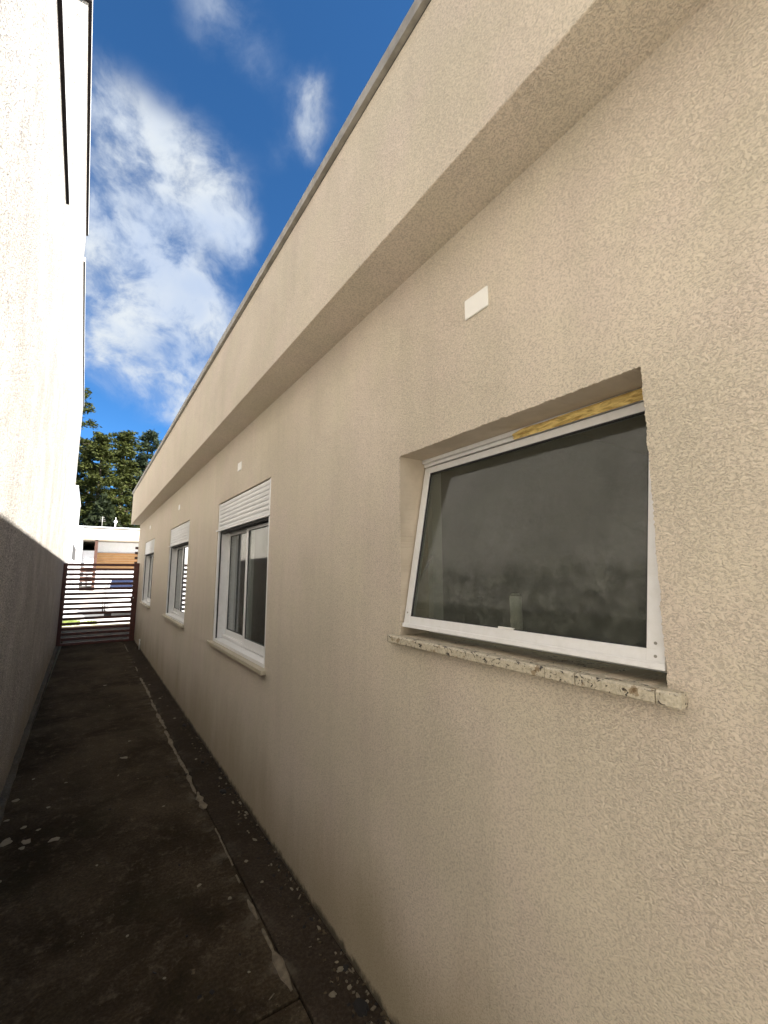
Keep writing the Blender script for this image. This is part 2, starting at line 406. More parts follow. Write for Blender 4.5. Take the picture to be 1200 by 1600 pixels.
for i, (a, b, x, w) in enumerate([(3.16, 3.42, .735, .050), (3.40, 4.25, .728, .028), (4.22, 4.85, .728, .040), (4.9, 5.5, .733, .032), (5.55, 6.1, .735, .026), (6.2, 7.4, .738, .030), (7.9, 8.3, .742, .014), (9.9, 11.0, .748, .016), (1.685, 2.02, .728, .032), (2.08, 2.22, .725, .02), (2.35, 2.42, .728, .014), (2.5, 2.9, .735, .005)]):
    ridge(a, b, x, w, i * 3.7, path)
drops = [(.842, 1.591, .014), (.905, 1.581, .012), (.914, 1.665, .013), (.916, 1.70, .008), (.93, 1.50, .010),
         (-.286, 3.98, .025), (-.30, 3.70, .016), (-.205, 3.55, .022), (-.175, 3.36, .034), (-.19, 3.30, .020), (-.045, 3.30, .032), (-.27, 3.42, .040), (-.13, 3.47, .014), (-.25, 3.02, .014), (-.28, 2.88, .018), (-.10, 3.75, .014), (-.02, 4.1, .012), (-.22, 4.3, .012),
         (.36, 4.36, .034), (.42, 4.75, .012), (.56, 2.45, .012), (.52, 3.35, .010), (.66, 2.28, .012), (.80, 2.50, .012), (.82, 2.30, .009), (.84, 4.0, .014), (.86, 5.2, .02), (.83, 6.1, .02), (.80, 6.9, .024), (.30, 7.2, .03), (.15, 2.9, .009), (.35, 2.0, .008), (.62, 1.85, .007), (.25, 2.3, .007)]
for i, (x, y, r) in enumerate(drops):
    bm = BM(); zz = .002 if x > .747 else 0
    rr = random.Random(i); blob(bm, x, y, r * rr.uniform(.6, .95), r * rr.uniform(.8, 1.1), .0025, seed=i * 5, z=zz, ang=rr.random() * 3)
    obj('paint_splash', bm, 'paint_drop', path, loc=(x, y, zz))
rr = random.Random(21)
for i in range(26):
    y = 1.38 + 2.3 * rr.random() ** 1.5; x = .950 - .060 * rr.random() ** 1.3; q = rr.uniform(.005, .013)
    bm = BM(); blob(bm, x, y, q * .7, q * rr.uniform(1, 2.4), .002, seed=200 + i, z=.002, ang=rr.uniform(-.4, .4))
    obj('mortar_splash', bm, 'paint_drop' if i % 3 else 'mortar', path, loc=(x, y, .002))
# litter and crumbled render lying in the corner against the wall
bm = BM(); rr = random.Random(3)
for i in range(560):
    y = 1.25 + 9.5 * rr.random() ** 1.9
    d = rr.random() ** 1.8 * .10
    if rr.random() < .14: d = rr.random() * .9
    s = rr.uniform(.0025, .008) * (1.5 if rr.random() < .1 else 1)
    x = .955 - d
    if x < -.2: continue
    T = Matrix.Translation((x, y, .003)) @ Matrix.Rotation(rr.random() * 6, 4, Vector((rr.random() - .5, rr.random() - .5, 1)).normalized())
    box(bm, -s, s, -s * rr.uniform(.4, 1), s * rr.uniform(.4, 1), -.001, rr.uniform(.001, .004), T=T, mi=rr.choice((0, 0, 0, 0, 1, 2, 2)))
o = obj('crumbled_render', bm, ['litter', 'mortar', 'rubble_dark'], None, stuff=True); tag(o, 'crumbs of render and dry leaf bits along the foot of the beige wall', 'debris')
for i, (x, y, r) in enumerate([(.900, 1.49, .022), (.885, 3.32, .02), (.90, 4.9, .02), (.87, 3.9, .012)]):
    bm = BM(); blob(bm, x, y, r, r * 1.6, .012, seed=70 + i, z=.002)
    o = obj('dark_clod', bm, 'rubble_dark', None, loc=(x, y, 0))
    tag(o, ['black clod on the edge strip nearest the camera', 'small black clod on the strip below the nearest shuttered window', 'black clod beside the wall between the two nearer shuttered windows', 'tiny dark clod on the grey edge strip past the light mortar joint'][i], 'clod', 'dark clods on the strip')

# front paving, street, grass
bm = BM(); box(bm, -9, 12, -16, -2.62, -.05, -.012); struct('bounce_yard', bm, 'paving_light')  # unseen pale yard added behind the camera to bounce sunlight
bm = BM(); box(bm, -9, 9, 15.51, 17.2, -.07, -.004); box(bm, -9, -1.21, 12.205, 15.505, -.07, -.004); box(bm, 2.21, 9, 12.205, 15.505, -.07, -.004); struct('front_paving', bm, 'paving_light', bevel=.005)
bm = BM(); box(bm, -200, 200, 17.35, 21.7, -.10, -.05 + .01); struct('street', bm, 'asphalt')
bm = BM(); box(bm, -200, 200, 17.2, 17.35, -.10, .0); struct('kerb', bm, 'paving_light', bevel=.01)
bm = BM()
q = [bm.verts.new(p) for p in ((-9, 21.8, -.05), (12, 21.8, -.05), (12, 26, .61), (-9, 26, .61), (12, 27.2, .63), (-9, 27.2, .63))]
bm.faces.new((q[0], q[1], q[2], q[3])); bm.faces.new((q[3], q[2], q[4], q[5])); struct('driveway', bm, 'paving_light')
bm = BM(); rr = random.Random(9)
for i in range(5200):
    x = rr.uniform(-.9, .32); y = rr.uniform(15.6, 17.1)
    if noise.noise((x * 1.5, y * 1.5, 0)) < -.25: continue
    if x > -.1 and y > 16.4 + .4 * noise.noise((x * 3, 0, 0)): continue
    hgt = rr.uniform(.03, .09); a = rr.random() * PI; dx, dy = math.cos(a) * .008, math.sin(a) * .008
    lx, ly = rr.uniform(-.03, .03), rr.uniform(-.03, .03)
    bm.faces.new([bm.verts.new(p) for p in ((x - dx, y - dy, -.005), (x + dx, y + dy, -.005), (x + lx, y + ly, hgt))])
o = obj('grass', bm, 'grass', stuff=True); tag(o, 'patch of short yellow green grass beyond the slatted gate', 'grass')

# ------------------------------------------------------------------ beige house on the right
WX, XI = .961, 1.141
house = root('beige_house', 'single storey beige textured house filling the right side with a deep roof band', 'house', (WX, 12.1, 0))
def H(name, bm, m, parent=house, **k):
    """mesh given in world coordinates, parented to a root at house.location"""
    for v in bm.verts: v.co -= Vector(house.location)
    loc = Vector(k.pop('loc', house.location)) - Vector(house.location)
    return obj(name, bm, m, parent, loc=loc, **k)
OPEN = [(.436, 1.330, 1.274, 1.942, .0034), (2.78, 4.20, .90, 2.130, .0012), (5.60, 7.10, .90, 2.130, .0012), (8.95, 10.55, .90, 2.130, .0012)]
bm = BM(); ZT = 2.65; Y0, Y1 = -0.6, 12.1; mg = .05  # unseen near end cut short to let more bounce light in
def quad(bm, pts, mi=0):
    f = bm.faces.new([bm.verts.new(p) for p in pts]); f.material_index = mi; return f
cy = Y0
for (a, b, z0, z1, jit) in OPEN:
    quad(bm, ((WX, cy, 0), (WX, a - mg, 0), (WX, a - mg, ZT), (WX, cy, ZT)))
    quad(bm, ((WX, a - mg, 0), (WX, b + mg, 0), (WX, b + mg, z0 - mg), (WX, a - mg, z0 - mg)))
    quad(bm, ((WX, a - mg, z1 + mg), (WX, b + mg, z1 + mg), (WX, b + mg, ZT), (WX, a - mg, ZT)))
    step = .0035 if jit > .002 else .03
    per = []
    def side(p, q, step):
        n = max(2, int((Vector(q) - Vector(p)).length / step)); return [tuple(Vector(p).lerp(Vector(q), i / n)) for i in range(n)]
    inn = side((a, z0), (b, z0), step) + side((b, z0), (b, z1), step) + side((b, z1), (a, z1), step) + side((a, z1), (a, z0), step)
    cyy, czz = (a + b) / 2, (z0 + z1) / 2; hy, hz = (b - a) / 2, (z1 - z0) / 2
    ring_o, ring_i, ring_m, ring_b = [], [], [], []
    for (y, z) in inn:
        oy = a - mg + (y - a) / (b - a) * (b - a + 2 * mg); oz = z0 - mg + (z - z0) / (z1 - z0) * (z1 - z0 + 2 * mg)
        ny = jit * (.8 * noise.noise((y * 38, z * 38, 1)) + 1.1 * noise.noise((y * 170, z * 170, 8)))
        if jit > .002 and z > z1 - .001 and .80 < y < .93: ny += .006 * max(0, noise.noise((y * 60, 3, 3)) + .35)
        sy = 1 if y > cyy else -1; sz = 1 if z > czz else -1
        on_v = abs(abs(y - cyy) - hy) < 1e-5; on_h = abs(abs(z - czz) - hz) < 1e-5
        iy = y + (sy * ny if on_v else 0); iz = z + (sz * ny if on_h else 0)
        ring_o.append(bm.verts.new((WX, oy, oz))); ring_i.append(bm.verts.new((WX, iy, iz)))
        lip = .004 if jit > .002 else .002
        ring_m.append(bm.verts.new((WX + lip, y + (sy * (ny * .4) if on_v else 0), z + (sz * (ny * .4) if on_h else 0))))
        ring_b.append(bm.verts.new((XI, y, z)))
    n = len(inn)
    for i in range(n):
        j = (i + 1) % n
        bm.faces.new((ring_o[i], ring_o[j], ring_i[j], ring_i[i]))
        bm.faces.new((ring_i[i], ring_i[j], ring_m[j], ring_m[i]))
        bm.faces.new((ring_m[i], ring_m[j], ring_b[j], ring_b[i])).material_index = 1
    cy = b + mg
quad(bm, ((WX, cy, 0), (WX, Y1, 0), (WX, Y1, ZT), (WX, cy, ZT)))
# inner face of the same wall
cy = Y0 + .15
for (a, b, z0, z1, jit) in OPEN:
    quad(bm, ((XI, cy, 0), (XI, a, 0), (XI, a, ZT), (XI, cy, ZT)), 2)
    quad(bm, ((XI, a, 0), (XI, b, 0), (XI, b, z0), (XI, a, z0)), 2)
    quad(bm, ((XI, a, z1), (XI, b, z1), (XI, b, ZT), (XI, a, ZT)), 2)
    cy = b
quad(bm, ((XI, cy, 0), (XI, Y1 - .15, 0), (XI, Y1 - .15, ZT), (XI, cy, ZT)), 2)
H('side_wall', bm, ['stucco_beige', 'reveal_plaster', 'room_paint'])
bm = BM(); box(bm, WX + .002, 9.2, Y1 - .15, Y1 - .001, 0, ZT - .001); H('front_wall', bm, 'stucco_beige')
bm = BM(); box(bm, WX + .002, 9.2, Y0 + .001, Y0 + .15, 0, ZT - .001); box(bm, 9.05, 9.2, Y0 + .15, Y1 - .15, 0, ZT - .001); H('back_wall', bm, 'stucco_beige')
bm = BM()
for y in (2.05, 4.9, 8.0): box(bm, XI, 5.2, y, y + .12, .02, ZT - .001)
box(bm, 5.2, 5.32, Y0 + .15, Y1 - .15, .02, ZT - .001)
H('room_partition', bm, 'room_paint')
bm = BM(); box(bm, XI, 9.05, Y0 + .15, Y1 - .15, -.04, .02); H('room_floor', bm, 'paving_light')
# roof band that overhangs the wall
bm = BM(); FX = .768
vs = box(bm, FX, 9.4, Y0 - .2, Y1 + .02, ZT, 3.33)
for v in vs:
    if v.co.z > 3: v.co.z = 3.295 + (v.co.y - 0) * .0085
H('roof_band', bm, 'stucco_beige', bevel=.004)
# metal flashing: lengths lapped over each other, with a dark strip painting the shade below
def ztop(y): return 3.295 + y * .0085
ylist = [-.85, .9, 2.75, 4.6, 6.5, 8.4, 10.3, 12.15]
for i, (a, b) in enumerate(zip(ylist, ylist[1:])):
    bm = BM(); n = 14; prev = None
    for k in range(n + 1):
        y = a + (b + .02 - a) * k / n; zt = ztop(y) + .006
        w = .0025 * noise.noise((y * 2.3, i, 0)) + .001 * noise.noise((y * 9, i, 0)) - .0015 * (i % 2)
        p = [(FX + .02, zt - .004), (FX - .020 + w, zt - .004 + w), (FX - .022 + w, zt + .044 + w * 2), (FX - .012, zt + .052 + w), (FX + .35, zt + .060)]
        cur = [bm.verts.new((x, y, z)) for x, z in p]
        if prev:
            for q_ in range(len(p) - 1): bm.faces.new((prev[q_], prev[q_ + 1], cur[q_ + 1], cur[q_]))
        prev = cur
    H('roof_flashing', bm, 'galvanised')
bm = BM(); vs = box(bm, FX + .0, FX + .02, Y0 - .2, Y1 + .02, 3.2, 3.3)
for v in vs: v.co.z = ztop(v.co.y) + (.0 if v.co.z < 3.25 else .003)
H('gap_shade_strip', bm, 'dark_slot')  # dark-coloured strip drawn as the shade under the flashing
# tile course showing above the flashing
bm = BM(); rr = random.Random(5); y = -.7
while y < 12.0:
    L = rr.uniform(.10, .2); zt = ztop(y) + .058
    box(bm, FX + .006, FX + .25, y, y + L - .004, zt, zt + .010 + rr.random() * .012); y += L
o = H('roof_gravel_edge', bm, 'galvanised'); o['kind'] = 'stuff'
# blank cover plates above the windows
for (y, z) in ((.905, 2.345), (3.54, 2.355), (6.42, 2.377), (9.82, 2.397)):
    bm = BM(); box(bm, WX - .006, WX + .001, y - .050, y + .050, z - .034, z + .034)
    o = H('cover_plate', bm, 'plastic_white', loc=(WX, y, z), bevel=.008, seg=3)

# ---- shuttered sliding windows
def shutter_window(y0, y1, z0=.90, z1=2.13):
    L = (WX, y0, z0); zs = 1.885
    # casing: guide rails, jambs, head, sub-sill
    bm = BM()
    for (a, b) in ((y0 + .001, y0 + .040), (y1 - .040, y1 - .001)):
        box(bm, WX + .006, WX + .020, a, b, z0 + .002, z1 - .003)         # front leaf of the guide
        box(bm, WX + .034, WX + .165, a, b, z0 + .003, z1 - .003)         # deep jamb
    box(bm, WX + .035, WX + .165, y0 + .040, y1 - .040, zs - .01, zs + .035)   # head rail
    box(bm, WX + .004, WX + .165, y0 + .040, y1 - .040, z0 + .002, z0 + .026)
    box(bm, WX + .075, WX + .165, y0 + .040, y1 - .040, z0 + .030, z0 + .052)
    box(bm, WX + .045, WX + .165, y0 + .040, y1 - .040, zs + .036, z1 - .002)
    o = H('window', bm, 'white_aluminium', loc=L, bevel=.0015)
    def C(name, bm, m, **k):
        for v in bm.verts: v.co -= Vector(L)
        loc = Vector(k.pop('loc', L)) - Vector(L)
        return obj(name, bm, m, o, loc=loc, **k)
    bm = BM()
    for (a, b) in ((y0 + .0015, y0 + .036), (y1 - .036, y1 - .0015)): box(bm, WX + .020, WX + .034, a, b, z0 + .004, zs)
    box(bm, WX + .018, WX + .034, y0 + .042, y1 - .042, zs - .030, zs + .0)
    box(bm, WX + .036, WX + .06, y0 + .040, y1 - .040, zs - .034, zs - .0105)
    C('brush_seal', bm, 'dark_slot')
    # roller slats with rounded faces
    n = 7; hgt = (z1 - .004 - zs) / n; me = None
    for i in range(n):
        za = zs + i * hgt
        if me is None:
            bm = BM(); prev = None
            for k in range(7):
                t = k / 6; x = WX + .013 - .0065 * math.sin(PI * (.06 + .88 * t)); z = za + .002 + (hgt - .004) * t
                cur = [bm.verts.new((x, y0 + .004, z)), bm.verts.new((x, y1 - .003, z)), bm.verts.new((WX + .018, y0 + .004, z)), bm.verts.new((WX + .018, y1 - .003, z))]
                if prev:
                    bm.faces.new((prev[0], prev[1], cur[1], cur[0])).smooth = True
                    bm.faces.new((prev[2], cur[2], cur[3], prev[3])); bm.faces.new((prev[0], cur[0], cur[2], prev[2])); bm.faces.new((prev[1], prev[3], cur[3], cur[1]))
                prev = cur
            s = C('slat', bm, 'shutter_white', loc=(WX, y0, za)); me = s.data
        else:
            s = bpy.data.objects.new('slat', me); COL.objects.link(s); s.parent = o; s.location = Vector((WX, y0, za)) - Vector(L)
    bm = BM(); box(bm, WX - .002, WX + .019, y0 + .001, y1 - .002, zs - .012, zs - .001); box(bm, WX - .0105, WX + .010, y1 - .03, y1 + .012, zs - .0125, zs - .0008)
    C('bottom_rail', bm, 'shutter_white', bevel=.001)
    ym = (y0 + y1) / 2
    # two sashes on two tracks
    def sash(a, b, x):
        bm = BM(); zb, zt, w, d = z0 + .038, zs - .008, .042, .024
        box(bm, x, x + d, a, a + w, zb, zt); box(bm, x, x + d, b - w, b, zb, zt)
        box(bm, x + .001, x + d - .001, a + w, b - w, zb, zb + .062); box(bm, x + .001, x + d - .001, a + w, b - w, zt - .045, zt)
        s = C('sash', bm, 'white_aluminium', bevel=.0015)
        bm = BM(); box(bm, x + .011, x + .015, a + w - .001, b - w + .001, zb + .061, zt - .044); C('pane', bm, 'glass_clear')
        bm = BM()
        for (p, q) in ((a + w, a + w + .003), (b - w - .003, b - w)): box(bm, x + .005, x + .0105, p, q, zb + .062, zt - .045)
        for (p, q) in ((zb + .062, zb + .066), (zt - .049, zt - .045)): box(bm, x + .005, x + .0105, a + w, b - w, p, q)
        C('gasket', bm, 'rubber_black')
    sash(y0 + .040, ym + .022, WX + .068); sash(ym - .022, y1 - .040, WX + .098)
    bm = BM(); box(bm, WX + .12, WX + .135, y1 - .10, y1 - .085, z0 + .055, z0 + .065); C('latch', bm, 'rubber_black')
    # stone sill
    bm = BM(); vs = box(bm, WX - .034, WX + .03, y0 - .03, y1 + .055, z0 - .027, z0 + .001)
    C('sill', bm, 'sill_stone_pale', bevel=.003)
    return o
for (a, b) in ((2.78, 4.20), (5.60, 7.10), (8.95, 10.55)): shutter_window(a, b)

# ---- tilted bathroom window
ya, yb, z0, z1 = .436, 1.330, 1.274, 1.942
FXi = 1.076
bm = BM(); w = .028
box(bm, FXi + .02, FXi + .070, ya + .001, ya + w, z0 + .001, z1 - .002); box(bm, FXi + .02, FXi + .070, yb - w, yb - .001, z0 + .001, z1 - .002)
box(bm, FXi + .02, FXi + .0695, ya + w, yb - w, z0 + .001, z0 + .030)
box(bm, FXi - .004, FXi + .071, ya + .002, yb - .002, z1 - .016, z1 - .0015)       # stepped head
box(bm, FXi + .004, FXi + .070, ya + .003, yb - .003, z1 - .030, z1 - .0175)
tw = H('tilting_window', bm, 'white_aluminium', loc=(WX, ya, z0), bevel=.001)
TL = Vector((WX, ya, z0))
def C(name, bm, m, **k):
    for v in bm.verts: v.co -= TL
    loc = Vector(k.pop('loc', TL)) - TL
    return obj(name, bm, m, tw, loc=loc, **k)
# sash local: u along Y, v down from hinge, w thickness to inside
ang = math.atan2(.113, .597); hinge = Vector((FXi + .006, 0, z1 - .034))
T = Matrix.Translation(hinge) @ Matrix.Rotation(ang, 4, 'Y')
# local frame: +x inward, -z down along the sash; a rotation about Y swings the bottom outward
sl_, sy0, sy1 = .612, ya + .006, yb - .008
bm = BM(); fw = .032; dd = .024
box(bm, 0, dd, sy0, sy0 + fw + .004, -sl_, 0, T=T); box(bm, 0, dd, sy1 - fw, sy1, -sl_, 0, T=T)
box(bm, .0008, dd - .001, sy0 + fw + .004, sy1 - fw, -sl_ + .0, -sl_ + fw + .006, T=T); box(bm, .0008, dd - .001, sy0 + fw + .004, sy1 - fw, -fw + .008, 0, T=T)
box(bm, -.004, .012, sy0 - .002, sy1 + .002, -sl_ - .002, -sl_ + .012, T=T)
C('sash', bm, 'white_aluminium', bevel=.0012)
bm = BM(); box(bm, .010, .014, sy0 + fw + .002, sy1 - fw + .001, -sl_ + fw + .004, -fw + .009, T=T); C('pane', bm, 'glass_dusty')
bm = BM(); e = .0035
box(bm, .004, .0099, sy0 + fw + .004, sy0 + fw + .004 + e, -sl_ + fw + .006, -fw + .008, T=T); box(bm, .004, .0099, sy1 - fw - e, sy1 - fw, -sl_ + fw + .006, -fw + .008, T=T)
box(bm, .004, .0099, sy0 + fw + .008, sy1 - fw - e, -sl_ + fw + .006, -sl_ + fw + .009, T=T); box(bm, .004, .0099, sy0 + fw + .008, sy1 - fw - e, -fw + .004, -fw + .008, T=T)
C('gasket', bm, 'rubber_black')
bm = BM(); yc = .852; box(bm, -.001, .009, yc - .026, yc + .026, -sl_ + fw + .006, -sl_ + fw + .0115, T=T); C('handle', bm, 'plastic_white', bevel=.001)
for (yy, zz) in ((sy0 + .018, -sl_ + .050), (sy0 + .018, -sl_ + .024), (sy1 - .016, -sl_ + .05)):
    bm = BM(); cyl(bm, (-.0012, yy, zz), (.001, yy, zz), .0032, n=10)
    for v in bm.verts: v.co = T @ v.co
    C('screw', bm, 'galvanised')
# stay arm at each side
for y in (ya + .012, yb - .02):
    bm = BM(); cyl(bm, (FXi + .03, y, z0 + .30), (.990, y, z0 + .12), .004, n=8); C('stay_arm', bm, 'galvanised')
# yellow foam / tape left on the head rail
bm = BM(); prev = None; n = 60
for i in range(n + 1):
    y = ya + .004 + (.868 - ya) * i / n; t = i / n
    hh = .028 * (1 - .15 * t) + .0035 * noise.noise((y * 14, 0, 0)) ; bul = .007 + .004 * noise.noise((y * 22, 2, 0)) + .003 * noise.noise((y * 60, 2, 4))
    zb = z1 - .0325; zt = min(z1 - .004, zb + hh * (1 if t < .93 else 1 - (t - .93) * 3))
    x0 = FXi - .006
    ring = [(x0 + .004, zb), (x0 - bul * .7, zb + (zt - zb) * .2), (x0 - bul * .2 + .002, zb + (zt - zb) * .42), (x0 - bul, zb + (zt - zb) * .66), (x0 - bul * .4, zt), (x0 + .014, zt + .001)]
    cur = [bm.verts.new((a, y, b)) for a, b in ring]
    if prev:
        for k in range(len(ring) - 1): bm.faces.new((prev[k], prev[k + 1], cur[k + 1], cur[k])).smooth = True
    else: bm.faces.new(cur)
    prev = cur
bm.faces.new(prev[::-1])
C('foam_strip', bm, 'yellow_foam')
# granite sill in four stones with open joints
cuts = [.402, .447, .618, .697, 1.372]
for i, (a, b) in enumerate(zip(cuts, cuts[1:])):
    bm = BM(); n = max(2, int((b - a) / .012)); prev = None
    xa = WX - .031 + (.001 * (i % 2)); zt = z0 + .001 - .001 * (i % 2)
    a2, b2 = a + .0014, b - .0014
    for k in range(n + 1):
        y = a2 + (b2 - a2) * k / n
        ch = .0016 * noise.noise((y * 90, i, 0)) + .0010 * noise.noise((y * 240, i, 3)); cb = .0018 * noise.noise((y * 70, i, 5))
        if i == 0 and k < 2: ch += .006 - .003 * k
        p = [(WX + .120, z0 - .027), (xa + .003, z0 - .027 + cb), (xa + ch * .6, z0 - .024 + cb), (xa + ch, zt - .005), (xa + .004 + ch, zt - .0002), (WX + .120, zt)]
        if y > yb or y < ya: p = [(x if x < WX + .05 else WX + .02, z) for x, z in p]
        cur = [bm.verts.new((x, y, z)) for x, z in p]
        if prev:
            for q_ in range(len(p)):
                r_ = (q_ + 1) % len(p); bm.faces.new((prev[q_], prev[r_], cur[r_], cur[q_]))
        else: bm.faces.new(cur)
        prev = cur
    bm.faces.new(prev[::-1])
    C('sill_stone', bm, 'granite', loc=(WX - .03, (a + b) / 2, z0))
cx_, cy_, cz_ = 1.121, .933, z0 + .0305
bm = BM(); cyl(bm, (cx_, cy_, cz_), (cx_, cy_, cz_ + .122), .0185, n=28); cyl(bm, (cx_, cy_, cz_ + .122), (cx_, cy_, cz_ + .130), .016, .011, n=28)
o = obj('container', bm, 'lamp_white', None, loc=(cx_, cy_, cz_)); tag(o, 'small white cylindrical container standing behind the dusty tilted pane', 'container')

# pipe stub at the foot of the wall
p0 = Vector((.945, 10.1, 0))
t = root('drain_pipe', 'thin white pipe stub rising at the foot of the beige wall near the gate', 'pipe', p0)
bm = BM(); cyl(bm, (0, 0, 0), (0, 0, .20), .011, n=12); cyl(bm, (0, 0, .165), (0, 0, .20), .015, n=12); obj('pipe', bm, 'pipe_white', t)
bm = BM(); box(bm, -.008, .02, -.02, .02, .10, .112); obj('clip', bm, 'pipe_white', t)

# ------------------------------------------------------------------ white house on the left, turned half a degree
lrz = .0091
left = root('white_house', 'tall off white rendered house filling the left edge with stepped parapets', 'house', (-.34, 0, 0), lrz)
secs = [(-9.0, 4.12, 4.50), (4.12, 7.36, 6.50), (7.36, 14.4, 6.08)]
for i, (a, b, zt) in enumerate(secs):
    bm = BM(); box(bm, -8 + (i * .01), 0, a, b, 0 if i != 1 else 0, zt)
    # drop the hidden inner end faces so no two coincide
    bm.faces.ensure_lookup_table()
    if i == 0: dele = [f for f in bm.faces if abs(f.calc_center_median().y - b) < 1e-4]
    elif i == 2: dele = [f for f in bm.faces if abs(f.calc_center_median().y - a) < 1e-4]
    else: dele = []
    bmesh.ops.delete(bm, geom=dele, context='FACES_ONLY')
    obj('rendered_wall', bm, 'stucco_white', left)
def cap(x0, x1, y0, y1, z, ov=.022):
    bm = BM(); box(bm, x0, x1, y0, y1, z + .002, z + .058); o = obj('parapet_cap', bm, 'cap_white', left, bevel=.002)
    bm = BM(); box(bm, x0 + .002, x1 - .002, y0 + .002, y1 - .002, z - .016, z + .0018); obj('drip_shade_strip', bm, 'cap_shade', left)  # near-black strip puts the shade under the cap into its colour
cap(-.20, .022, -9.02, 4.10, 4.50)
cap(-.20, .028, 4.09, 7.38, 6.50)
cap(-.20, .022, 7.395, 14.42, 6.08)
bm = BM(); box(bm, -8.0, -.203, 4.088, 4.32, 6.502, 6.558); obj('parapet_cap', bm, 'cap_white', left, bevel=.002)
bm = BM(); box(bm, -8.0, -.203, 4.090, 4.318, 6.484, 6.5015); obj('drip_shade_strip', bm, 'cap_shade', left)

# ------------------------------------------------------------------ gate
gy = 11.45
gate = root('slatted_gate', 'dark red brown slatted metal gate closing the end of the side path', 'gate', (.25, gy, 0))
def GT(name, bm, m, loc=None, **k):
    for v in bm.verts: v.co -= Vector(gate.location)
    l = Vector(loc) - Vector(gate.location) if loc else (0, 0, 0)
    return obj(name, bm, m, gate, loc=l, **k)
xl, xr = -.442, .955
bm = BM(); box(bm, xl, xl + .072, gy - .03, gy + .03, .005, 1.70); GT('post', bm, 'gate_paint', (xl, gy, 0), bevel=.003)
bm = BM(); box(bm, xr - .105, xr, gy - .03, gy + .03, .005, 1.715); GT('post', bm, 'gate_paint', (xr, gy, 0), bevel=.003)
n = 16; pitch = (1.70 - .05) / n; me = None
for i in range(n + 1):
    z = .05 + i * pitch - .04 * 0
    hh = .056
    zc = 1.70 - hh - (n - i) * pitch * .995 + .0
    if me is None:
        bm = BM(); box(bm, xl + .072, xr - .105, gy - .012, gy + .012, zc, zc + hh); s = GT('slat', bm, 'gate_paint', (.25, gy, zc), bevel=.002); me = s.data
    else:
        s = bpy.data.objects.new('slat', me); COL.objects.link(s); s.parent = gate; s.location = (0, 0, zc)
bm = BM(); box(bm, xl + .072, xr - .105, gy - .018, gy + .018, .005, .032); GT('bottom_rail', bm, 'gate_paint')
bm = BM(); box(bm, xr - .130, xr - .075, gy - .045, gy - .030, .86, .96); cyl(bm, (xr - .105, gy - .045, .90), (xr - .105, gy - .085, .90), .008, n=10); cyl(bm, (xr - .105, gy - .08, .90), (xr - .165, gy - .08, .90), .007, n=10)
GT('lock', bm, 'gate_paint')
bm = BM(); cyl(bm, (xr - .080, gy - .05, .945), (xr - .080, gy - .044, .945), .011, n=12); GT('lock_cylinder', bm, 'lamp_white')

# slatted screen in front of the house
sc = root('slatted_screen', 'narrow brown slatted screen seen past the corner of the beige house', 'screen', (1.03, 13.0, 0))
bm = BM(); box(bm, .0, .045, -.02, .02, -.004, 2.2); obj('post', bm, 'brown_paint', sc)
bm = BM(); box(bm, 1.2, 1.245, -.02, .02, -.004, 2.2); obj('post', bm, 'brown_paint', sc)
me = None
for i in range(17):
    z = .05 + i * .128
    if me is None:
        bm = BM(); box(bm, -.07, 1.3, -.036, -.0205, 0, .065); s = obj('slat', bm, 'brown_paint', sc); s.location = (0, 0, z); me = s.data
    else:
        s = bpy.data.objects.new('slat', me); COL.objects.link(s); s.parent = sc; s.location = (0, 0, z)

# ------------------------------------------------------------------ house across the street
oy = 27.0; oz = .60
oh = root('flat_roof_house', 'cream flat roofed house across the street with timber cladding and dark carport', 'house', (0, oy, oz))
def O(name, bm, m, **k):
    for v in bm.verts: v.co -= Vector((0, oy, oz))
    return obj(name, bm, m, oh, **k)
bm = BM(); box(bm, .22, 10, oy + .35, oy + 9, oz, 3.10); O('wall', bm, 'stucco_far_white')
bm = BM(); box(bm, -.66, -.34, oy - .9, oy + 9, oz, 3.73); O('pier', bm, 'stucco_far_white')
bm = BM(); box(bm, -.34, .18, oy - .12, oy + .1, oz, 2.62); O('low_wall', bm, 'stucco_far_white')
bm = BM(); box(bm, -.34, .22, oy + 5.0, oy + 5.2, oz, 3.1); O('carport_wall', bm, 'dark_cavity')
bm = BM(); box(bm, -.34, 10.2, oy - .9, oy + 9, 3.13, 3.70); O('fascia', bm, 'stucco_cream', bevel=.01)
bm = BM(); box(bm, -.70, 10.24, oy - .94, oy + 9, 3.735, 3.79); O('roof_cap', bm, 'cap_white')
me = None
for i in range(7):
    z = 1.66 + i * .126
    if me is None:
        bm = BM(); box(bm, .24, 2.40, oy + .30, oy + .349, 1.66, 1.66 + .118); s = O('board', bm, 'wood_boards', bevel=.004); me = s.data
    else:
        s = bpy.data.objects.new('board', me); COL.objects.link(s); s.parent = oh; s.location = (0, 0, i * .126)
bm = BM(); box(bm, .17, .30, oy - .85, oy - .72, oz, 3.12); O('porch_post', bm, 'brown_paint')
for xw in (4.0, 6.6):
    bm = BM(); box(bm, xw, xw + 1.4, oy + .30, oy + .40, 1.5, 2.6); wf = O('window', bm, 'white_aluminium')
    bm = BM(); box(bm, xw + .06, xw + 1.34, oy + .285, oy + .299, 1.56, 2.54); o = O('pane', bm, 'car_glass'); o.parent = wf
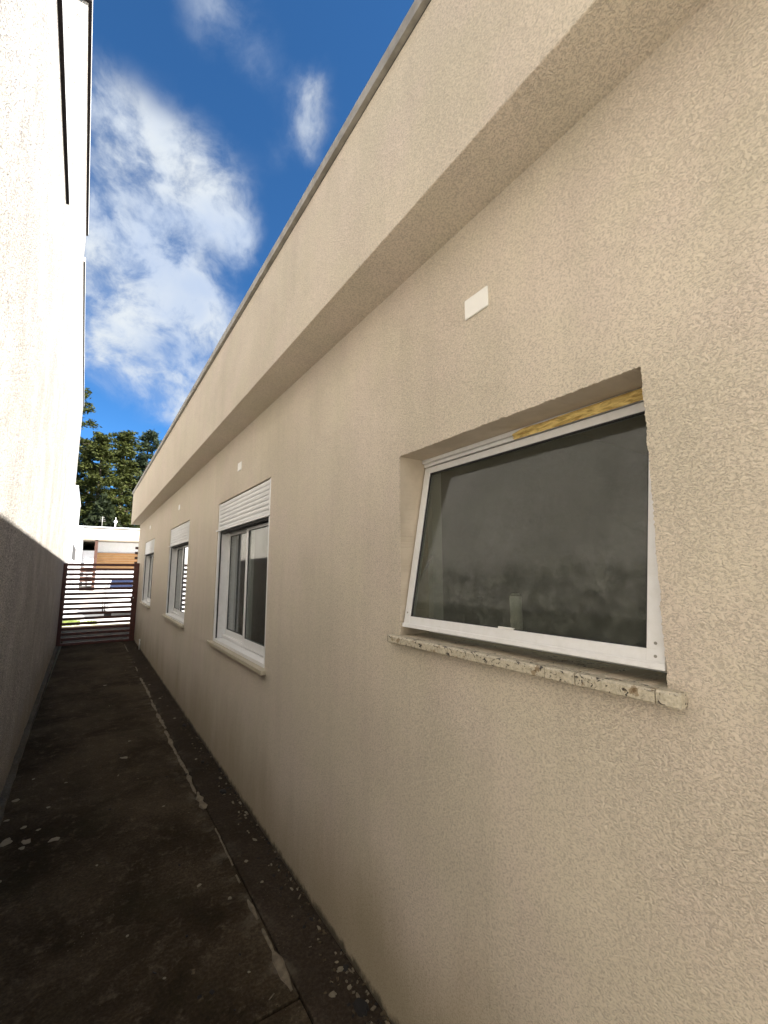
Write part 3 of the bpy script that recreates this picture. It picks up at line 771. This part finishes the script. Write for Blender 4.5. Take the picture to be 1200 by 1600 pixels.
# rooftop lamp and thin aerial
t = root('roof_lamp', 'white globe lamp on a short mast above the roof across the street', 'lamp', (1.03, oy + 1, 3.79))
bm = BM(); cyl(bm, (0, 0, 0), (0, 0, .42), .028, n=10); obj('mast', bm, 'pipe_white', t)
bm = BM(); bmesh.ops.create_uvsphere(bm, u_segments=16, v_segments=10, radius=.085, matrix=Matrix.Translation((0, 0, .48)))
for f in bm.faces: f.smooth = True
cyl(bm, (0, 0, .56), (0, 0, .72), .012, n=8); obj('globe', bm, 'lamp_white', t)
t = root('roof_aerial', 'thin grey aerial pole on the roof left of the globe lamp', 'aerial', (.42, oy + 1.2, 3.79))
bm = BM(); cyl(bm, (0, 0, 0), (0, 0, .75), .014, n=8); obj('mast', bm, 'galvanised', t)
bm = BM()
for k in range(3): cyl(bm, (-.16 + .03 * k, 0, .5 + .1 * k), (.16 - .03 * k, 0, .5 + .1 * k), .006, n=6)
obj('crossbar', bm, 'galvanised', t)
# brown slatted fence in front of that house
ff = root('low_slatted_fence', 'low brown slatted fence with its shadow built as a dark block before the house across the street', 'fence', (-.07, 26.5, .61))
bm = BM(); box(bm, -.36, .36, -.08, .08, -.02, .24); obj('base', bm, 'dark_cavity', ff)  # near-black block drawn in place of the shadow under the fence
for x in (-.36, .32):
    bm = BM(); box(bm, x, x + .04, -.03, .03, .24, 1.22); obj('post', bm, 'brown_paint', ff)
for i in range(6):
    bm = BM(); box(bm, -.32, .32, -.02, .0, .30 + i * .155, .385 + i * .155); obj('slat', bm, 'brown_paint', ff)

# bright white neighbour just past the left house
nb = root('white_neighbour', 'bright white rendered wall of a lower house beyond the left house', 'house', (-.52, 18.0, -.05))
bm = BM(); box(bm, -7, 0, 0, 5.5, 0, 4.45); obj('rendered_wall', bm, 'stucco_far_white', nb)
bm = BM(); box(bm, -7.02, .02, -.02, 5.52, 4.452, 4.50); obj('roof_cap', bm, 'cap_white', nb)
bm = BM(); box(bm, -.01, .004, .6, 5.1, 2.03, 2.56); wq = obj('window', bm, 'dark_slot', nb)  # flat dark panel laid on the wall face

# ------------------------------------------------------------------ white car in the street
car = root('parked_car', 'white hatchback parked in the street seen through the gate slats', 'car', (1.40, 19.8, -.04), math.radians(90))
Wd = .84
side = [(-1.95, .30), (-1.98, .62), (-1.80, .78), (-1.05, .90), (-.72, .93), (-.18, 1.36), (.25, 1.44), (1.15, 1.42), (1.62, 1.20), (1.86, .93), (1.93, .60), (1.90, .30)]
# lower body
def arch(cx): return [(cx + .37 * math.cos(a), .31 + .37 * math.sin(a)) for a in [math.radians(t) for t in (-12, 20, 50, 90, 130, 160, 192)]]
low = [(-1.95, .22), (-1.99, .55), (-1.86, .74), (-1.55, .82), (-.78, .92), (1.84, .95), (1.95, .62), (1.91, .22)] + arch(1.25) + arch(-1.25)
def extr(bm, pts, yf):
    A = [bm.verts.new((x, -yf(x, z), z)) for x, z in pts]; B = [bm.verts.new((x, yf(x, z), z)) for x, z in pts]
    n = len(pts); bm.faces.new(A); bm.faces.new(B[::-1])
    for i in range(n): bm.faces.new((A[i], B[i], B[(i + 1) % n], A[(i + 1) % n]))
bm = BM(); extr(bm, low, lambda x, z: Wd - .05 * max(0, (abs(x) - 1.5)) * 2); obj('body', bm, 'car_white', car, bevel=.05, seg=3)
cab = [(-.76, .93), (-.20, 1.36), (.22, 1.44), (1.12, 1.42), (1.60, 1.20), (1.80, .94)]
bm = BM(); extr(bm, cab, lambda x, z: Wd - .06 - .26 * (z - .93)); obj('cabin', bm, 'car_white', car, bevel=.03, seg=3)
def carpane(name, pts):
    bm = BM(); f = bm.faces.new([bm.verts.new(p) for p in pts]); bmesh.ops.recalc_face_normals(bm, faces=bm.faces[:])
    r = bmesh.ops.extrude_face_region(bm, geom=[f]); nrm = f.normal.copy()
    for v in [e for e in r['geom'] if isinstance(e, bmesh.types.BMVert)]: v.co += nrm * .008
    obj(name, bm, 'car_glass', car)
carpane('windscreen', [(-.735, -.72, .965), (-.735, .72, .965), (-.245, .64, 1.345), (-.245, -.64, 1.345)])
for s in (-1, 1):
    yy = lambda z: s * (Wd - .06 - .26 * (z - .93) + .004)
    carpane('side_window', [(-.62, yy(.97), .97), (.35, yy(.97), .97), (.35, yy(1.37), 1.37), (-.10, yy(1.34), 1.34)])
    carpane('side_window', [(.42, yy(.97), .97), (1.40, yy(.97), .97), (1.30, yy(1.20), 1.22), (1.0, yy(1.36), 1.36), (.42, yy(1.37), 1.37)])
    for x in (-1.25, 1.25):
        bm = BM(); cyl(bm, (x, s * .62, .31), (x, s * .835, .31), .31, n=24); w_ = obj('wheel', bm, 'tyre', car, loc=(x, s * .74, .31), bevel=.02)
        bm = BM(); cyl(bm, (0, s * .10, 0), (0, s * .122, 0), .19, .16, n=20); obj('rim', bm, 'rim_metal', w_)
    bm = BM(); box(bm, -1.93, -1.72, s * .60 - .12, s * .60 + .12, .60, .74); obj('headlight', bm, 'plastic_white', car, bevel=.02)
    bm = BM(); box(bm, 1.84, 1.95, s * .62 - .1, s * .62 + .1, .68, .90); obj('tail_light', bm, 'lamp_red', car, bevel=.02)
    bm = BM(); box(bm, -.56, -.42, s * .80 - .02 + s * .08, s * .80 + .08 + s * .08, .95, 1.06); obj('mirror', bm, 'car_white', car, bevel=.015)

# ------------------------------------------------------------------ conifers beyond the far roof
import numpy as np
def tree(x, y, h, rad, seed, label, lm, z0=.6, lean=0.0, base=.22, clumps=6, dens=46, nl=46, leafs=.16, plates=True):
    rnd = random.Random(seed); rs = np.random.RandomState(seed)
    t = root('conifer_tree', label, 'tree', (x, y, z0), 0, 'conifers behind the house across the street')
    bm = BM(); N = 10
    def tp(k): return Vector((lean * k * k * h * .12 + .25 * noise.noise((k * 3, seed, 0)), .25 * noise.noise((k * 3, seed, 5)), h * k))
    prev = tp(0)
    for i in range(N):
        cur = tp((i + 1) / N); r0 = .30 * (h / 17) * (1 - i / N) + .05; r1 = .30 * (h / 17) * (1 - (i + 1) / N) + .05
        cyl(bm, prev, cur, r0, r1, n=8); prev = cur
    C_ = []
    for i in range(nl):
        k = base + (1 - base) * ((i + rnd.random()) / nl)
        p = tp(k); az = i * 2.4 + rnd.uniform(-.4, .4)
        kk = (k - base) / (1 - base)
        env = rad * (1.0 - kk ** 2.2 * .72) * (.55 + .45 * min(1, kk * 4)) * rnd.uniform(.55, 1.12)
        rise = rnd.uniform(-.10, .35) * env
        e = p + Vector((math.cos(az) * env, math.sin(az) * env, rise))
        mid = p.lerp(e, .5) + Vector((0, 0, -.08 * env))
        r = .06 * (1.2 - kk)
        cyl(bm, p, mid, r, r * .6, n=5); cyl(bm, mid, e, r * .6, .012, n=5)
        for c in range(clumps):
            f = .30 + .75 * (c + rnd.random()) / clumps
            q = (p.lerp(mid, f * 2) if f < .5 else mid.lerp(e, f * 2 - 1))
            sp = .42 + .08 * env * (.5 + rnd.random())
            C_.append((q + Vector((rnd.uniform(-.5, .5), rnd.uniform(-.5, .5), rnd.uniform(-.25, .35))), sp))
    for k in range(8): C_.append((tp(1) + Vector((rnd.uniform(-.6, .6), rnd.uniform(-.6, .6), rnd.uniform(-.9, .3))), .45))
    obj('trunk', bm, 'bark', t)
    cen = np.array([c[0] for c in C_]).repeat(dens, 0); sp = np.array([c[1] for c in C_]).repeat(dens)
    n = len(cen)
    off = rs.normal(size=(n, 3)) * (sp * .42)[:, None]; off[:, 2] *= .50
    P = cen + off
    a = rs.normal(size=(n, 3)); a[:, 2] = a[:, 2] * .5 - .1; a /= np.linalg.norm(a, axis=1)[:, None]
    b = np.cross(a, rs.normal(size=(n, 3))); b /= np.linalg.norm(b, axis=1)[:, None]
    L = (leafs * rs.uniform(.6, 1.5, n))[:, None]; Wl = L * .36
    V = np.stack([P - a * L, P + b * Wl, P + a * L, P - b * Wl], 1).reshape(-1, 3)
    me = bpy.data.meshes.new('crown'); me.vertices.add(4 * n); me.vertices.foreach_set('co', V.astype('f').ravel())
    me.loops.add(4 * n); me.loops.foreach_set('vertex_index', np.arange(4 * n, dtype='i'))
    me.polygons.add(n); me.polygons.foreach_set('loop_start', np.arange(0, 4 * n, 4, dtype='i')); me.polygons.foreach_set('loop_total', np.full(n, 4, 'i'))
    me.update(); me.validate(); me.materials.append(MAT[lm])
    o = bpy.data.objects.new('crown', me); COL.objects.link(o); o.parent = t
TR = [(-2.6, 54, 19.6, 3.3, 11, 'tallest conifer with long drooping tiers rising behind the left house', 'needles'),
      (.2, 50, 14.2, 2.6, 12, 'dense green conifer directly beside the tall one, left in the gap', 'needles'),
      (2.2, 52, 15.3, 2.4, 13, 'middle conifer with a rounded top above the globe lamp', 'needles'),
      (4.9, 58, 17.6, 2.3, 14, 'loose bluish conifer at the right, partly hidden by the beige roof', 'needles_blue'),
      (-.8, 60, 15.5, 3.0, 15, 'dark conifer farther back filling the gap between the left trees', 'needles_dark'),
      (3.4, 61, 14.5, 3.0, 16, 'dark conifer farther back between the middle and right trees', 'needles_dark'),
      (-7.5, 56, 16, 3.6, 17, 'conifer hidden mostly behind the left white house', 'needles'),
      (9.0, 57, 16, 3.6, 18, 'conifer hidden mostly behind the beige house', 'needles')]
for (x, y, h, r, sd, lb, lm) in TR:
    tree(x, y, h, r, sd, lb, lm, base=.18 if h < 18 else .25)
# low dense hedge and undergrowth behind the house, one mass
rs = np.random.RandomState(4); n = 26000
P = np.stack([rs.uniform(-14, 16, n), rs.uniform(44, 47.5, n), rs.uniform(0, 1, n)], 1)
top = 5.4 + 1.6 * np.sin(P[:, 0] * .9 + 1) + .8 * np.sin(P[:, 0] * 2.3); P[:, 2] = .5 + top * P[:, 2] ** .7
a = rs.normal(size=(n, 3)); a /= np.linalg.norm(a, axis=1)[:, None]; b = np.cross(a, rs.normal(size=(n, 3))); b /= np.linalg.norm(b, axis=1)[:, None]
L = rs.uniform(.12, .3, n)[:, None]; V = np.stack([P - a * L, P + b * L * .5, P + a * L, P - b * L * .5], 1).reshape(-1, 3)
me = bpy.data.meshes.new('undergrowth'); me.from_pydata(V.tolist(), [], [(i, i + 1, i + 2, i + 3) for i in range(0, 4 * n, 4)]); me.materials.append(MAT['needles_dark'])
o = bpy.data.objects.new('undergrowth', me); COL.objects.link(o); o['kind'] = 'stuff'; tag(o, 'dark shrubs below the conifers behind the far roof', 'shrubs')
